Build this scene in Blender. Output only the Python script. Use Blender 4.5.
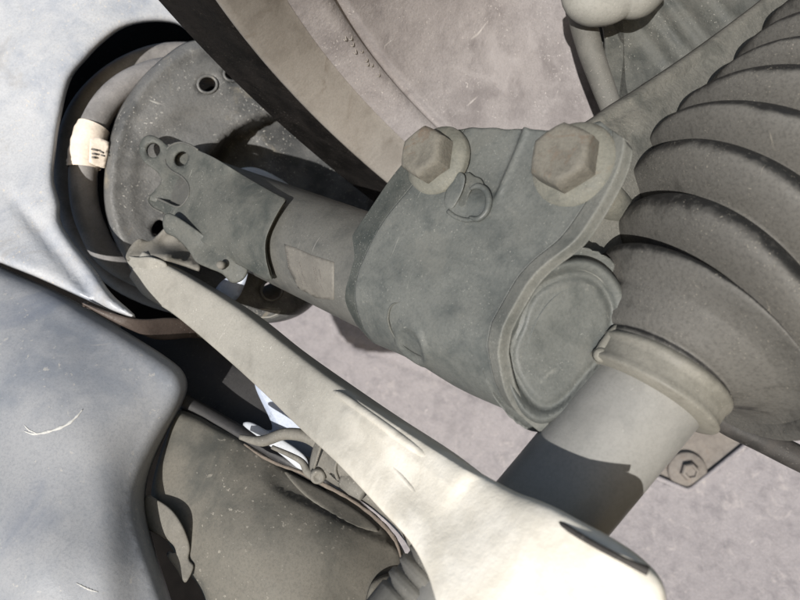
import bpy, bmesh, math, random
import numpy as np
from mathutils import Vector, Matrix
from mathutils.geometry import delaunay_2d_cdt

random.seed(4)
for o in list(bpy.data.objects): bpy.data.objects.remove(o)
S = bpy.context.scene
COL = S.collection

# ------------------------------------------------------------------ camera, sky, sun, exposure
FPX = 600.0                                   # focal length in photo pixels (800 wide)
ZC = np.array([-.75, -.46, -.30]); ZC /= np.linalg.norm(ZC)      # car-up, in camera axes (right, down, forward)
YC = np.array([0, 0, 1.]) - ZC[2]*ZC; YC /= np.linalg.norm(YC)
XC = np.cross(YC, ZC)
RM = np.array([XC, YC, ZC])
CAM = np.array([0, 0, .48])
W = lambda p: np.asarray(p) @ RM.T + CAM      # camera axes -> world
cam_d = bpy.data.cameras.new('camera'); cam = bpy.data.objects.new('camera', cam_d); COL.objects.link(cam)
m = Matrix.Identity(4)
for j, v in enumerate(((1, 0, 0), (0, -1, 0), (0, 0, -1))):
    w = RM @ np.array(v, float)
    for i in range(3): m[i][j] = w[i]
for i in range(3): m[i][3] = CAM[i]
cam.matrix_world = m
cam_d.sensor_width = 36; cam_d.lens = 36*FPX/800
cam_d.clip_start = .005; cam_d.clip_end = 200
cam_d.dof.use_dof = True; cam_d.dof.focus_distance = .268; cam_d.dof.aperture_fstop = 15
S.camera = cam
SUN = np.array([.29, -.24, 1.0]); SUN /= np.linalg.norm(SUN)     # way the sunlight travels, camera axes
sw = RM @ (-SUN)
elev = math.asin(sw[2]); azim = math.atan2(sw[0], sw[1])
world = bpy.data.worlds.new('World'); S.world = world; world.use_nodes = True
nt = world.node_tree; bg = nt.nodes['Background']
sky = nt.nodes.new('ShaderNodeTexSky'); sky.sky_type = 'NISHITA'; sky.sun_disc = False
sky.sun_elevation = elev; sky.sun_rotation = azim
nt.links.new(sky.outputs[0], bg.inputs[0]); bg.inputs[1].default_value = .085
sl = bpy.data.lights.new('sun', 'SUN'); sl.energy = 4.8; sl.angle = math.radians(.5); sl.color = (1, .965, .92)
so = bpy.data.objects.new('sun', sl); COL.objects.link(so)
so.rotation_euler = Vector(-sw).to_track_quat('-Z', 'Y').to_euler()
S.view_settings.view_transform = 'Standard'; S.view_settings.look = 'None'
S.view_settings.exposure = .25; S.view_settings.gamma = 1

# ------------------------------------------------------------------ helpers
def K(x, y, d): return np.array([(x-400)/FPX*d, (y-300)/FPX*d, d])
def cr(pts, n, closed=False):
    """Catmull-Rom through control points -> n samples"""
    P = np.asarray(pts, float); k = len(P)
    if closed: idx = np.linspace(0, k, n, endpoint=False)
    else: idx = np.linspace(0, k-1, n)
    out = []
    for t in idx:
        i = int(math.floor(t)); f = t-i
        if not closed and i >= k-1: i, f = k-2, 1.
        g = (lambda j: P[j % k]) if closed else (lambda j: P[min(max(j, 0), k-1)])
        p0, p1, p2, p3 = g(i-1), g(i), g(i+1), g(i+2)
        if not closed and i-1 < 0: p0 = 2*p1-p2
        if not closed and i+2 > k-1: p3 = 2*p2-p1
        out.append(.5*((2*p1)+(-p0+p2)*f+(2*p0-5*p1+4*p2-p3)*f*f+(-p0+3*p1-3*p2+p3)*f**3))
    return np.array(out)
def sstep(x, a, b):
    t = np.clip((np.asarray(x, float)-a)/(b-a), 0, 1); return t*t*(3-2*t)
def tps(ctrl):
    C = np.array(ctrl, float); P = C[:, :2]/100; n = len(P)
    r = np.linalg.norm(P[:, None]-P[None], axis=2)
    U = np.where(r > 0, r*r*np.log(r+1e-12), 0)
    A = np.zeros((n+3, n+3)); A[:n, :n] = U+1e-6*np.eye(n); A[:n, n] = 1; A[:n, n+1:] = P
    A[n, :n] = 1; A[n+1:, :n] = P.T
    w = np.linalg.solve(A, np.r_[C[:, 2], 0, 0, 0])
    def f(q):
        q = np.atleast_2d(q)/100
        r = np.linalg.norm(q[:, None]-P[None], axis=2)
        return np.where(r > 0, r*r*np.log(r+1e-12), 0) @ w[:n] + w[n] + q @ w[n+1:]
    return f
def edge_dist(q, loop):
    q = np.atleast_2d(q); a = np.asarray(loop); b = np.roll(a, -1, 0); out = np.full(len(q), 1e9)
    for p0, p1 in zip(a, b):
        v = p1-p0; L = v @ v
        if L < 1e-9: continue
        t = np.clip(((q-p0) @ v)/L, 0, 1); out = np.minimum(out, np.linalg.norm(q-(p0+t[:, None]*v), axis=1))
    return out
def inside(q, loop):
    q = np.atleast_2d(q); a = np.asarray(loop); b = np.roll(a, -1, 0); c = np.zeros(len(q), bool)
    for (x0, y0), (x1, y1) in zip(a, b):
        if y0 == y1: continue
        k = ((y0 > q[:, 1]) != (y1 > q[:, 1])) & (q[:, 0] < (x1-x0)*(q[:, 1]-y0)/(y1-y0)+x0); c ^= k
    return c

def link(name, me, mat, parent=None, smooth=True):
    o = bpy.data.objects.new(name, me); COL.objects.link(o)
    if mat: me.materials.append(mat)
    if smooth:
        for p in me.polygons: p.use_smooth = True
    if parent is not None:
        o.parent = parent
        off = Vector((0, 0, 0)); q = parent
        while q is not None: off += q.location; q = q.parent
        o.location = -off
    return o
def mesh(name, verts, faces, mat, parent=None, smooth=True, cam_axes=True, sharp=None):
    me = bpy.data.meshes.new(name)
    V = W(verts) if cam_axes else np.asarray(verts)
    me.from_pydata([tuple(v) for v in V], [], [tuple(int(i) for i in f) for f in faces])
    me.update(); o = link(name, me, mat, parent, smooth)
    if sharp is not None:
        bm = bmesh.new(); bm.from_mesh(me)
        for e in bm.edges:
            if len(e.link_faces) == 2 and e.calc_face_angle(0) > math.radians(sharp): e.smooth = False
        bm.to_mesh(me); bm.free()
    return o
def solid(o, th, offset=1.0, bev=0):
    md = o.modifiers.new('thick', 'SOLIDIFY'); md.thickness = th; md.offset = offset
    if bev:
        b = o.modifiers.new('bevel', 'BEVEL'); b.width = bev; b.segments = 2; b.limit_method = 'ANGLE'; b.angle_limit = math.radians(50)
    return o
def empty(name, p, label, cat, group=None):
    o = bpy.data.objects.new(name, None); COL.objects.link(o); o.location = Vector(W(p)); o.empty_display_size = .02
    o['label'] = label; o['category'] = cat
    if group: o['group'] = group
    return o
def tag(o, label, cat, group=None):
    o['label'] = label; o['category'] = cat
    if group: o['group'] = group
    return o

def patch(name, outline, depth, mat, parent=None, holes=(), step=7, th=.002, bev=0, roll=0, roll_w=10, sm=True, n=None):
    """sheet whose outline is traced and whose depth is a function; thickness goes away from the viewer"""
    loop = cr(outline, n or max(40, len(outline)*8), True) if sm else np.array(outline, float)
    if not sm:
        dense = []
        for p, q in zip(loop, np.roll(loop, -1, 0)):
            k = max(1, int(np.linalg.norm(q-p)/step)); dense += [p+(q-p)*i/k for i in range(k)]
        loop = np.array(dense)
    hl = [np.array(h, float) for h in holes]
    lo, hi = loop.min(0), loop.max(0)
    g = [(x+(step/2 if j % 2 else 0), y) for j, y in enumerate(np.arange(lo[1], hi[1], step*.87)) for x in np.arange(lo[0], hi[0], step)]
    g = np.array(g)
    ok = inside(g, loop) & (edge_dist(g, loop) > step*.5)
    for h in hl: ok &= ~inside(g, h) & (edge_dist(g, h) > step*.4)
    if roll: ok &= edge_dist(g, loop) > roll_w*1.12
    g = g[ok]
    if roll:                                   # extra rows near the rim so that the rolled edge is smooth
        seg = np.roll(loop, -1, 0)-loop; lens = np.linalg.norm(seg, axis=1); m_ = max(12, int(lens.sum()/min(step*.8, 4)))
        cum = np.r_[0, np.cumsum(lens)]; lp = np.vstack([loop, loop[:1]]); tt = np.linspace(0, cum[-1], m_, endpoint=False)
        loop = np.c_[np.interp(tt, cum, lp[:, 0]), np.interp(tt, cum, lp[:, 1])]
        tn = np.roll(loop, -1, 0)-np.roll(loop, 1, 0); nv = np.c_[-tn[:, 1], tn[:, 0]]/np.maximum(np.linalg.norm(tn, axis=1), 1e-9)[:, None]
        if not inside(loop[:1]+nv[:1]*.3, loop)[0]: nv = -nv
        for k in (.14, .34, .62, 1.0):
            c = loop+nv*k*roll_w; q = inside(c, loop) & (edge_dist(c, loop) > k*roll_w*.93)
            for h in hl: q &= ~inside(c, h) & (edge_dist(c, h) > 1)
            g = np.vstack([g, c[q]]) if len(g) else c[q]
    vs = [Vector(p) for p in loop]; es = [(i, (i+1) % len(loop)) for i in range(len(loop))]
    for h in hl:
        b = len(vs); vs += [Vector(p) for p in h]; es += [(b+i, b+(i+1) % len(h)) for i in range(len(h))]
    vs += [Vector(p) for p in g]
    r = delaunay_2d_cdt(vs, es, [], 0, 1e-4)
    V = np.array([tuple(v) for v in r[0]]); F = np.array([f for f in r[2]])
    c = V[F].mean(1); keep = inside(c, loop)
    for h in hl: keep &= ~inside(c, h)
    F = F[keep]
    d = depth(V)
    if roll: 
        e = edge_dist(V, loop); s = np.clip(e/roll_w, 0, 1); d = d + roll*(1-np.sqrt(1-(1-s)**2))
    P = np.c_[(V[:, 0]-400)/FPX*d, (V[:, 1]-300)/FPX*d, d]
    # face the viewer
    a = P[F[:, 1]]-P[F[:, 0]]; b = P[F[:, 2]]-P[F[:, 0]]; nn = np.cross(a, b)
    flip = (nn*P[F[:, 0]]).sum(1) > 0
    F[flip] = F[flip][:, ::-1]
    o = mesh(name, P, F, mat, parent)
    bm = bmesh.new(); bm.from_mesh(o.data)
    loose = [v for v in bm.verts if not v.link_faces]; bmesh.ops.delete(bm, geom=loose, context='VERTS'); bm.to_mesh(o.data); bm.free()
    solid(o, th, -1.0, bev)
    return o
def circ(x, y, r, n=20, ry=None, rot=0):
    a = np.linspace(0, 2*math.pi, n, endpoint=False); ry = ry or r; c, s = math.cos(rot), math.sin(rot)
    return np.c_[x+r*np.cos(a)*c-ry*np.sin(a)*s, y+r*np.cos(a)*s+ry*np.sin(a)*c]

def rings(name, R, mat, parent=None, caps=True, closed=False, sharp=None):
    R = np.asarray(R); m_, n = R.shape[:2]; V = R.reshape(-1, 3); F = []
    for i in range(m_ if closed else m_-1):
        for j in range(n):
            a, b = i*n+j, i*n+(j+1) % n; c, d = ((i+1) % m_)*n+(j+1) % n, ((i+1) % m_)*n+j
            F.append((a, b, c, d))
    if caps and not closed:
        V = np.vstack([V, R[0].mean(0), R[-1].mean(0)]); k = m_*n
        for j in range(n):
            F.append((k, (j+1) % n, j)); F.append((k+1, (m_-1)*n+j, (m_-1)*n+(j+1) % n))
    o = mesh(name, V, F, mat, parent)
    bm = bmesh.new(); bm.from_mesh(o.data); bmesh.ops.recalc_face_normals(bm, faces=bm.faces)
    if sharp is not None:
        for e in bm.edges:
            if len(e.link_faces) == 2 and e.calc_face_angle(0) > math.radians(sharp): e.smooth = False
    bm.to_mesh(o.data); bm.free()
    return o
def frames(C):
    C = np.asarray(C); T = np.gradient(C, axis=0); T /= np.linalg.norm(T, axis=1)[:, None]
    u = np.cross(T[0], [.3, .2, 1.]); u /= np.linalg.norm(u); U = []
    for t in T:
        u = u-t*(u @ t); u /= np.linalg.norm(u); U.append(u)
    U = np.array(U); return T, U, np.cross(T, U)
def tube(name, C, rad, mat, parent=None, n=20, caps=True, wob=0, flat=1.0):
    C = np.asarray(C); rad = np.broadcast_to(rad, (len(C),)); T, U, Vv = frames(C)
    a = np.linspace(0, 2*math.pi, n, endpoint=False); R = []
    for i in range(len(C)):
        w = 1+wob*np.sin(3*a+i*.7)*np.sin(i*.43)
        R.append(C[i]+(np.cos(a)*rad[i]*w)[:, None]*U[i]+(np.sin(a)*rad[i]*w*flat)[:, None]*Vv[i])
    return rings(name, R, mat, parent, caps)
def pxtube(name, pts, rad, mat, parent=None, n=18, m_=40, **k):
    C = cr([K(*p[:3]) for p in pts], m_); 
    if np.ndim(rad): rad = np.interp(np.linspace(0, 1, m_), np.linspace(0, 1, len(rad)), rad)
    return tube(name, C, rad, mat, parent, n, **k)
def lathe(name, org, ax, prof, mat, parent=None, n=48, u0=None, a0=0, a1=2*math.pi, sharp=None, caps=True):
    ax = np.asarray(ax, float); ax = ax/np.linalg.norm(ax)
    u = np.cross(ax, [.21, .9, .3]) if u0 is None else np.asarray(u0, float)
    u = u-ax*(u @ ax); u /= np.linalg.norm(u); v = np.cross(ax, u)
    full = abs(a1-a0-2*math.pi) < 1e-6
    if full:
        a = np.linspace(a0, a1, n, endpoint=False)
        R = [org+ax*t+r*(np.cos(a)[:, None]*u+np.sin(a)[:, None]*v) for t, r in prof]
        return rings(name, R, mat, parent, caps, sharp=sharp)
    a = np.linspace(a0, a1, n); V = np.array([org+ax*t+r*(np.cos(a)[:, None]*u+np.sin(a)[:, None]*v) for t, r in prof])
    return grid(name, V, mat, parent)
def grid(name, G, mat, parent=None, th=0, face_cam=True, bev=0):
    G = np.asarray(G); m_, n = G.shape[:2]
    F = [(i*n+j, i*n+j+1, (i+1)*n+j+1, (i+1)*n+j) for i in range(m_-1) for j in range(n-1)]
    o = mesh(name, G.reshape(-1, 3), F, mat, parent)
    if th: solid(o, th, -1.0, bev)
    return o

# ------------------------------------------------------------------ materials
def material(name, base, dust=(.3, .27, .22), amt=.45, rough=.75, bump=.25, sc=60, speck=.35, speckcol=(.5, .47, .42),
             scratch=.2, stretch=(1, 1, 1), metallic=0, stain=None, stain_amt=.4, spec=.35, seed=0, patchy=.5, fine=900, grad=None, shade_facing=None):
    mt = bpy.data.materials.new(name); mt.use_nodes = True; t = mt.node_tree; N = t.nodes; L = t.links
    b = N['Principled BSDF']; b.inputs['Roughness'].default_value = rough; b.inputs['Metallic'].default_value = metallic
    b.inputs['Specular IOR Level'].default_value = spec
    tc = N.new('ShaderNodeTexCoord'); mp = N.new('ShaderNodeMapping'); mp.inputs['Location'].default_value = (seed*1.37, seed*.71, seed*2.3)
    mp.inputs['Scale'].default_value = stretch; L.new(tc.outputs['Object'], mp.inputs[0])
    def noise(scale, det=6, rg=.6, dist=0):
        n = N.new('ShaderNodeTexNoise'); n.inputs['Scale'].default_value = scale; n.inputs['Detail'].default_value = det
        n.inputs['Roughness'].default_value = rg; n.inputs['Distortion'].default_value = dist; L.new(mp.outputs[0], n.inputs['Vector']); return n.outputs['Fac']
    def ramp(x, a, c, v0=0., v1=1.):
        r = N.new('ShaderNodeMapRange'); r.interpolation_type = 'SMOOTHSTEP'
        for i, v in ((1, a), (2, c), (3, v0), (4, v1)): r.inputs[i].default_value = v
        L.new(x, r.inputs[0]); return r.outputs[0]
    def mix(f, a, c, mode='MIX'):
        x = N.new('ShaderNodeMix'); x.data_type = 'RGBA'; x.blend_type = mode
        if isinstance(f, float): x.inputs[0].default_value = f
        else: L.new(f, x.inputs[0])
        for k, v in ((6, a), (7, c)):
            if isinstance(v, tuple): x.inputs[k].default_value = (*v, 1)
            else: L.new(v, x.inputs[k])
        return x.outputs[2]
    n1 = noise(sc, 8, .62, .4); n2 = noise(sc*.28, 4, .6, .6); n3 = noise(fine, 4, .7); n4 = noise(sc*4, 5, .6)
    dk = N.new('ShaderNodeMath'); dk.operation = 'MULTIPLY_ADD'; dk.inputs[1].default_value = patchy; L.new(n2, dk.inputs[0]); L.new(n1, dk.inputs[2])
    lo = .5+.5*patchy-.14+(.5-amt)*.42
    dsrc = dk.outputs[0]
    if shade_facing is not None:                       # dust tone follows face direction: shade put into the colour of turned-away faces
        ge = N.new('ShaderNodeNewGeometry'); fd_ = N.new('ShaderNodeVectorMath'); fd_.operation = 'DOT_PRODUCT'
        L.new(ge.outputs['Normal'], fd_.inputs[0]); fd_.inputs[1].default_value = tuple(shade_facing)
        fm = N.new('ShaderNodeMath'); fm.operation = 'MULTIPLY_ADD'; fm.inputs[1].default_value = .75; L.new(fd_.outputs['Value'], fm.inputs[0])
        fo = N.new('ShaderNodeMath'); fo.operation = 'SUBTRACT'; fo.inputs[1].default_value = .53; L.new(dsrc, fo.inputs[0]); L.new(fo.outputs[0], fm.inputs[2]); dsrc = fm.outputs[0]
    col = mix(ramp(dsrc, lo-.16, lo+.26), tuple(base), tuple(dust))
    col = mix(ramp(n3, .42, .68, 0, .3), col, tuple(np.array(base)*.7))
    col = mix(ramp(n4, .52, .72, 0, .28), col, tuple(np.clip(np.array(dust)*1.12, 0, 1)))
    if grad:                                     # second, brighter tone along one direction: sunlight put into the colour
        g0, gd, gl, gbase, glit = grad
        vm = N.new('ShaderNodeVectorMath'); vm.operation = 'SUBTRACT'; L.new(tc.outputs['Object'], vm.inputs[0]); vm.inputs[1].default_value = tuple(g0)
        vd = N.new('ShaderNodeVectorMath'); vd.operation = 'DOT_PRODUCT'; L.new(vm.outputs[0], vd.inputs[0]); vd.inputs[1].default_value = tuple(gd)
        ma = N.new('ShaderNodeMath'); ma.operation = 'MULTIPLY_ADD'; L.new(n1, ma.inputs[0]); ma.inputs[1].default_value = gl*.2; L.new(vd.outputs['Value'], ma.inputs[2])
        col = mix(ramp(ma.outputs[0], 0, gl), col, mix(ramp(n1, .35, .65), tuple(gbase), tuple(glit)))
    if stain:
        col = mix(ramp(noise(sc*.5, 7, .65, 1.2), .56, .7, 0, stain_amt), col, tuple(stain))
    if speck:
        k = N.new('ShaderNodeMath'); k.operation = 'MULTIPLY'; L.new(ramp(noise(sc*15, 3, .6), .63, .68, 0, 1), k.inputs[0]); L.new(ramp(noise(sc*.9, 4, .6), .40, .62, 0, speck*1.1), k.inputs[1])
        col = mix(k.outputs[0], col, tuple(speckcol))
    if scratch:
        m2 = N.new('ShaderNodeMapping'); m2.inputs['Rotation'].default_value = (.5+seed, .7, .9*seed); m2.inputs['Scale'].default_value = (sc*.35, sc*9, sc*.35)
        L.new(tc.outputs['Object'], m2.inputs[0])
        ns = N.new('ShaderNodeTexNoise'); ns.inputs['Scale'].default_value = 1; ns.inputs['Detail'].default_value = 2; ns.inputs['Distortion'].default_value = .8; L.new(m2.outputs[0], ns.inputs['Vector'])
        k2 = N.new('ShaderNodeMath'); k2.operation = 'MULTIPLY'; L.new(ramp(ns.outputs['Fac'], .70, .74, 0, 1), k2.inputs[0]); L.new(ramp(noise(sc*.8), .5, .62, 0, scratch), k2.inputs[1])
        col = mix(k2.outputs[0], col, tuple(speckcol))
    L.new(col, b.inputs['Base Color'])
    L.new(ramp(n1, .3, .7, max(rough-.14, .05), min(rough+.1, 1)), b.inputs['Roughness'])
    if bump:
        ad = N.new('ShaderNodeMath'); ad.operation = 'MULTIPLY_ADD'; ad.inputs[1].default_value = .35; L.new(n3, ad.inputs[0]); L.new(n4, ad.inputs[2])
        bp = N.new('ShaderNodeBump'); bp.inputs['Strength'].default_value = bump; bp.inputs['Distance'].default_value = .0008
        L.new(ad.outputs[0], bp.inputs['Height']); L.new(bp.outputs[0], b.inputs['Normal'])
    return mt
M = {}
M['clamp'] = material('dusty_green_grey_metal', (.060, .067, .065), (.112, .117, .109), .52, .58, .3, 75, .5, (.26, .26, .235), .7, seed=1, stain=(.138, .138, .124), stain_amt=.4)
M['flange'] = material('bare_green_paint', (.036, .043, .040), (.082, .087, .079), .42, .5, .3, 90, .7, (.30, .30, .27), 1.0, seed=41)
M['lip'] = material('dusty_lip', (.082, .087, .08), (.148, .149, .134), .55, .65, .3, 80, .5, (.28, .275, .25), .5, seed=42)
M['clampdark'] = material('green_grey_metal', (.048, .054, .05), (.098, .10, .09), .45, .62, .4, 70, .5, (.30, .30, .27), .8, seed=2)
M['tube'] = material('grey_strut_paint', (.070, .072, .068), (.108, .107, .098), .5, .6, .2, 80, .4, (.30, .29, .27), .4, seed=3)
M['rust'] = material('rusty_bolt', (.092, .086, .072), (.148, .139, .117), .5, .78, .45, 150, .5, (.24, .22, .18), 0, stain=(.115, .072, .046), stain_amt=.55, seed=4)
M['washer'] = material('dusty_zinc', (.10, .102, .088), (.16, .157, .132), .5, .7, .4, 130, .3, stain=(.13, .095, .06), stain_amt=.35, seed=5)
M['perch'] = material('perch_paint', (.058, .060, .061), (.142, .141, .136), .45, .42, .6, 48, 1.0, (.38, .37, .34), .8, stain=(.24, .215, .17), stain_amt=.85, seed=6, patchy=.8)
M['spring'] = material('spring_coating', (.15, .145, .142), (.245, .235, .23), .5, .55, .2, 80, .3, seed=7)
M['paper'] = material('paper_tag', (.62, .54, .45), (.72, .64, .55), .5, .8, .2, 120, 0, scratch=0, stain=(.45, .36, .27), seed=8)
M['ink'] = material('faded_ink', (.09, .085, .08), (.16, .15, .14), .4, .8, 0, 100, 0, scratch=0, seed=9)
M['label'] = material('faded_label', (.118, .112, .10), (.155, .147, .13), .5, .6, .1, 90, .2, seed=10)
M['tyre'] = material('tyre_rubber', (.004, .0035, .0032), (.013, .011, .010), .3, .85, .6, 70, .6, (.10, .09, .08), .3, spec=.15, seed=11)
M['rim'] = material('rim_lip', (.19, .172, .15), (.255, .235, .21), .5, .7, .25, 60, .4, (.38, .35, .32), .5, stain=(.12, .095, .07), stain_amt=.5, seed=12)
M['barrel'] = material('dusty_barrel', (.185, .168, .166), (.285, .263, .258), .5, .7, .45, 55, .9, (.46, .43, .41), .8, stain=(.36, .335, .33), stain_amt=.45, seed=13, patchy=.6)
M['shield'] = material('dusty_shield', (.185, .172, .180), (.27, .252, .258), .5, .85, 1.0, 90, 1.0, (.50, .465, .44), 1.0, stain=(.38, .35, .34), stain_amt=.55, seed=14, patchy=.6, fine=500)
M['shieldrust'] = material('recess_dirt', (.125, .11, .098), (.20, .18, .16), .5, .85, .6, 90, .5, (.34, .3, .26), .3, stain=(.16, .11, .08), stain_amt=.4, seed=15)
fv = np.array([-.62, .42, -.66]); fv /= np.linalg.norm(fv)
M['boot'] = material('dusty_rubber_shaded', (.014, .0137, .013), (.103, .099, .090), .5, .7, .2, 90, .7, (.26, .24, .2), .4, seed=16, patchy=.2, shade_facing=RM @ fv)  # rib shading painted in: dust colour thins on faces turned away
M['band'] = material('boot_band', (.14, .135, .115), (.20, .192, .165), .5, .65, .25, 80, .3, (.4, .38, .33), .2, seed=17)
M['shaft'] = material('shaft_paint', (.205, .204, .192), (.25, .246, .23), .5, .5, .1, 60, .3, (.4, .39, .36), .15, seed=18, patchy=.2)
M['knuckle'] = material('cast_iron', (.072, .073, .065), (.13, .126, .11), .5, .8, .8, 90, .6, (.3, .28, .24), .7, seed=19)
M['caliper'] = material('dark_casting', (.04, .044, .041), (.095, .096, .087), .45, .75, .5, 70, .6, (.36, .35, .31), .4, seed=20)
M['pale'] = material('pale_cap', (.19, .187, .168), (.25, .245, .22), .5, .7, .2, 50, .3, seed=21)
M['hose'] = material('grey_hose', (.085, .084, .076), (.135, .131, .118), .5, .75, .25, 60, .3, seed=22)
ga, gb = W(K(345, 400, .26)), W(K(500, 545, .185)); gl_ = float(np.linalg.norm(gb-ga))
M['link'] = material('dusty_arm_sunlit', (.215, .207, .183), (.29, .28, .25), .55, .75, .38, 60, .3, (.8, .77, .7), .15, stain=(.30, .28, .24), stain_amt=.10, seed=23, grad=(ga, (gb-ga)/gl_, gl_, (.66, .62, .53), (.80, .76, .67)))  # pale lower end: direct sun and overexposure painted over the dusty grey
M['rod'] = material('dusty_rod', (.215, .207, .183), (.29, .28, .25), .5, .75, .25, 45, .3, (.6, .58, .5), .15, seed=36)
M['fender'] = material('blue_grey_underseal', (.29, .315, .36), (.43, .44, .455), .5, .38, .5, 40, .9, (.52, .48, .42), .3, stain=(.26, .24, .215), stain_amt=.4, spec=.5, seed=24)
M['liner'] = material('blue_grey_plastic', (.165, .183, .212), (.262, .27, .284), .5, .55, .25, 26, .5, (.42, .40, .36), .8, stain=(.115, .138, .185), stain_amt=.4, spec=.4, seed=25, patchy=1.0)
M['plate'] = material('dusty_cover', (.062, .063, .056), (.145, .136, .116), .5, .75, .25, 30, .7, (.30, .28, .24), .6, stain=(.05, .054, .05), stain_amt=.5, seed=26, patchy=.8)
M['seam'] = material('brown_seam', (.085, .068, .056), (.16, .135, .112), .5, .85, .6, 120, .3, seed=27)
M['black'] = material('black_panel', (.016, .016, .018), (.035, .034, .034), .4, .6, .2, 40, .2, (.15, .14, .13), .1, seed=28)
M['rail'] = material('pale_blue_paint', (.30, .35, .45), (.40, .44, .52), .5, .4, .1, 30, .3, (.2, .2, .2), .15, spec=.5, seed=29)
M['brown'] = material('brown_flange', (.040, .030, .026), (.075, .058, .05), .5, .5, .3, 60, .3, seed=30)
M['rubber'] = material('black_rubber', (.02, .019, .018), (.055, .05, .046), .4, .7, .3, 60, .3, (.2, .19, .17), .2, seed=31)
M['conn'] = material('grey_plastic', (.10, .095, .083), (.17, .162, .142), .5, .75, .2, 70, .3, seed=32)
M['tab'] = material('scraped_plastic', (.40, .40, .39), (.50, .50, .48), .5, .7, .15, 50, .2, seed=33)
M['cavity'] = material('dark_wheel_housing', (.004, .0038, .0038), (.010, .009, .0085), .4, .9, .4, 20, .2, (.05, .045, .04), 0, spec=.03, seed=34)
M['glint_and_clip'] = material('pale_glint_and_clip', (.36, .385, .42), (.46, .48, .51), .5, .45, .1, 60, .2, seed=35)  # pale tone for the painted perch glint and the white clip

# ------------------------------------------------------------------ setting: dark wheel housing far behind
hs = tps([(400, 300, 1.05), (-300, 300, .85), (1100, 300, .9), (400, -250, .9), (400, 850, .9), (-300, -250, .75), (1100, 850, .75), (-300, 850, .75), (1100, -250, .75)])
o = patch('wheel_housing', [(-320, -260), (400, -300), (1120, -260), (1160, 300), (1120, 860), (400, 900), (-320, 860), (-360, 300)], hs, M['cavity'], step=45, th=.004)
o['kind'] = 'structure'

# ------------------------------------------------------------------ strut frame (axis measured from the photograph)
P0 = K(558, 350, .225); P1 = K(200, 200, .367)
A = P1-P0; A /= np.linalg.norm(A)
E1 = np.array([-.355, .935, 0]); E1 -= A*(E1 @ A); E1 /= np.linalg.norm(E1); E2 = np.cross(A, E1)
def ST(t, u, v): return P0+A*t+E1*u+E2*v
def hit(x, y, R):
    r = K(x, y, 1); d = (P0 @ E2+R)/(r @ E2); p = r*d-P0; return p @ A, p @ E1
def hitcyl(x, y, R):
    r = K(x, y, 1); rp = r-A*(r @ A); oo = P0-A*(P0 @ A); a = rp @ rp; b = -2*rp @ oo; c = oo @ oo-R*R
    D = max(b*b-4*a*c, 0); return (-b-math.sqrt(D))/2/a
R0 = .029

# ------------------------------------------------------------------ wheel (axis and radii fitted to the photograph)
WAX = np.array([.527, -.847, .072]); WAX /= np.linalg.norm(WAX); WC = np.array([.0854, -.0217, .1875])
wu = K(290, 100, .335)-WC; wu -= WAX*(wu @ WAX)
wheel = empty('car_wheel', K(300, 60, .36), 'dusty pale wheel rim with black tyre edge behind the strut', 'wheel')
lathe('tyre', WC, WAX, [(.05, .252), (.02, .250), (.004, .243), (-.0015, .236), (-.0045, .2265), (-.003, .221), (-.0008, .208), (.0002, .196), (.0018, .1905), (.006, .1895)], M['tyre'], wheel, 160, wu, -.95, 1.15)
lathe('rim_lip', WC, WAX, [(.012, .1945), (.005, .1925), (.0015, .1905), (.0015, .1885), (.004, .1868), (.012, .1842), (.0195, .1822), (.0214, .1822), (.024, .1815)], M['rim'], wheel, 160, wu, -.95, 1.15)
lathe('barrel', WC, WAX, [(.0235, .1822), (.026, .1800), (.034, .1762), (.0395, .1738), (.0402, .1752), (.0415, .1758), (.0428, .1752), (.0436, .1722), (.0452, .1712), (.0475, .1716), (.06, .169), (.09, .166), (.13, .164), (.17, .150), (.19, .09), (.195, .02)], M['barrel'], wheel, 160, wu, -.95, 1.25)
for k in range(9):      # worn raised casting marks on the rim, too worn to read
    a = .02*math.sin(k*2.1); x, y = 344+k*4+2*math.sin(k*1.7), 34+k*4.6+3*math.cos(k*2.3)
    r = K(x, y, 1); best = min(np.linspace(.28, .46, 400), key=lambda d: abs(np.linalg.norm((r*d-WC)-WAX*((r*d-WC) @ WAX))-(.1762-.25*(((r*d-WC) @ WAX)-.034))))
    q = K(x, y, best); C = cr([q+WAX*.001, q+np.array([.001, .0006, 0]), q+np.array([.0006, .0016, 0]), q+np.array([-.0004, .0012, 0])], 8)
    tube('casting_mark', C, .00022, M['rim'], wheel, 6)

# ------------------------------------------------------------------ undertray behind everything, with a recess and its bolt
rec = np.array([(585, 395), (600, 430), (640, 470), (665, 481), (689, 491), (720, 466), (752, 440), (740, 405), (680, 370)], float)
REC = []                                       # straight edges, small corner radii
for i in range(len(rec)):
    a_, b_, c_ = rec[i-1], rec[i], rec[(i+1) % len(rec)]; u_ = (a_-b_)/np.linalg.norm(a_-b_)*6; v_ = (c_-b_)/np.linalg.norm(c_-b_)*6
    REC += [b_+u_*(1-k)**2+v_*k**2 for k in (0, .25, .5, .75, 1)]
REC = np.array(REC)
base_sh = tps([(180, 260, .74), (300, 330, .73), (420, 330, .72), (500, 450, .69), (600, 420, .68), (750, 420, .66), (850, 350, .66), (850, 600, .60), (640, 600, .62), (420, 560, .67), (450, 700, .61), (380, 450, .70)])
def sh_depth(q):
    d = base_sh(q); e = edge_dist(q, rec); i = inside(q, rec); s = np.where(i, e, -e)
    d = d+0*s
    crease = np.abs((q[:, 1]-345)-(q[:, 0]-355)*.40); d = d+.004*np.exp(-(crease/1.8)**2)*(q[:, 0] > 340)*(q[:, 0] < 540)
    return d
tray = empty('undertray', K(620, 560, .36), 'dusty pinkish grey undertray sheet behind the drive shaft', 'panel')
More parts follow.
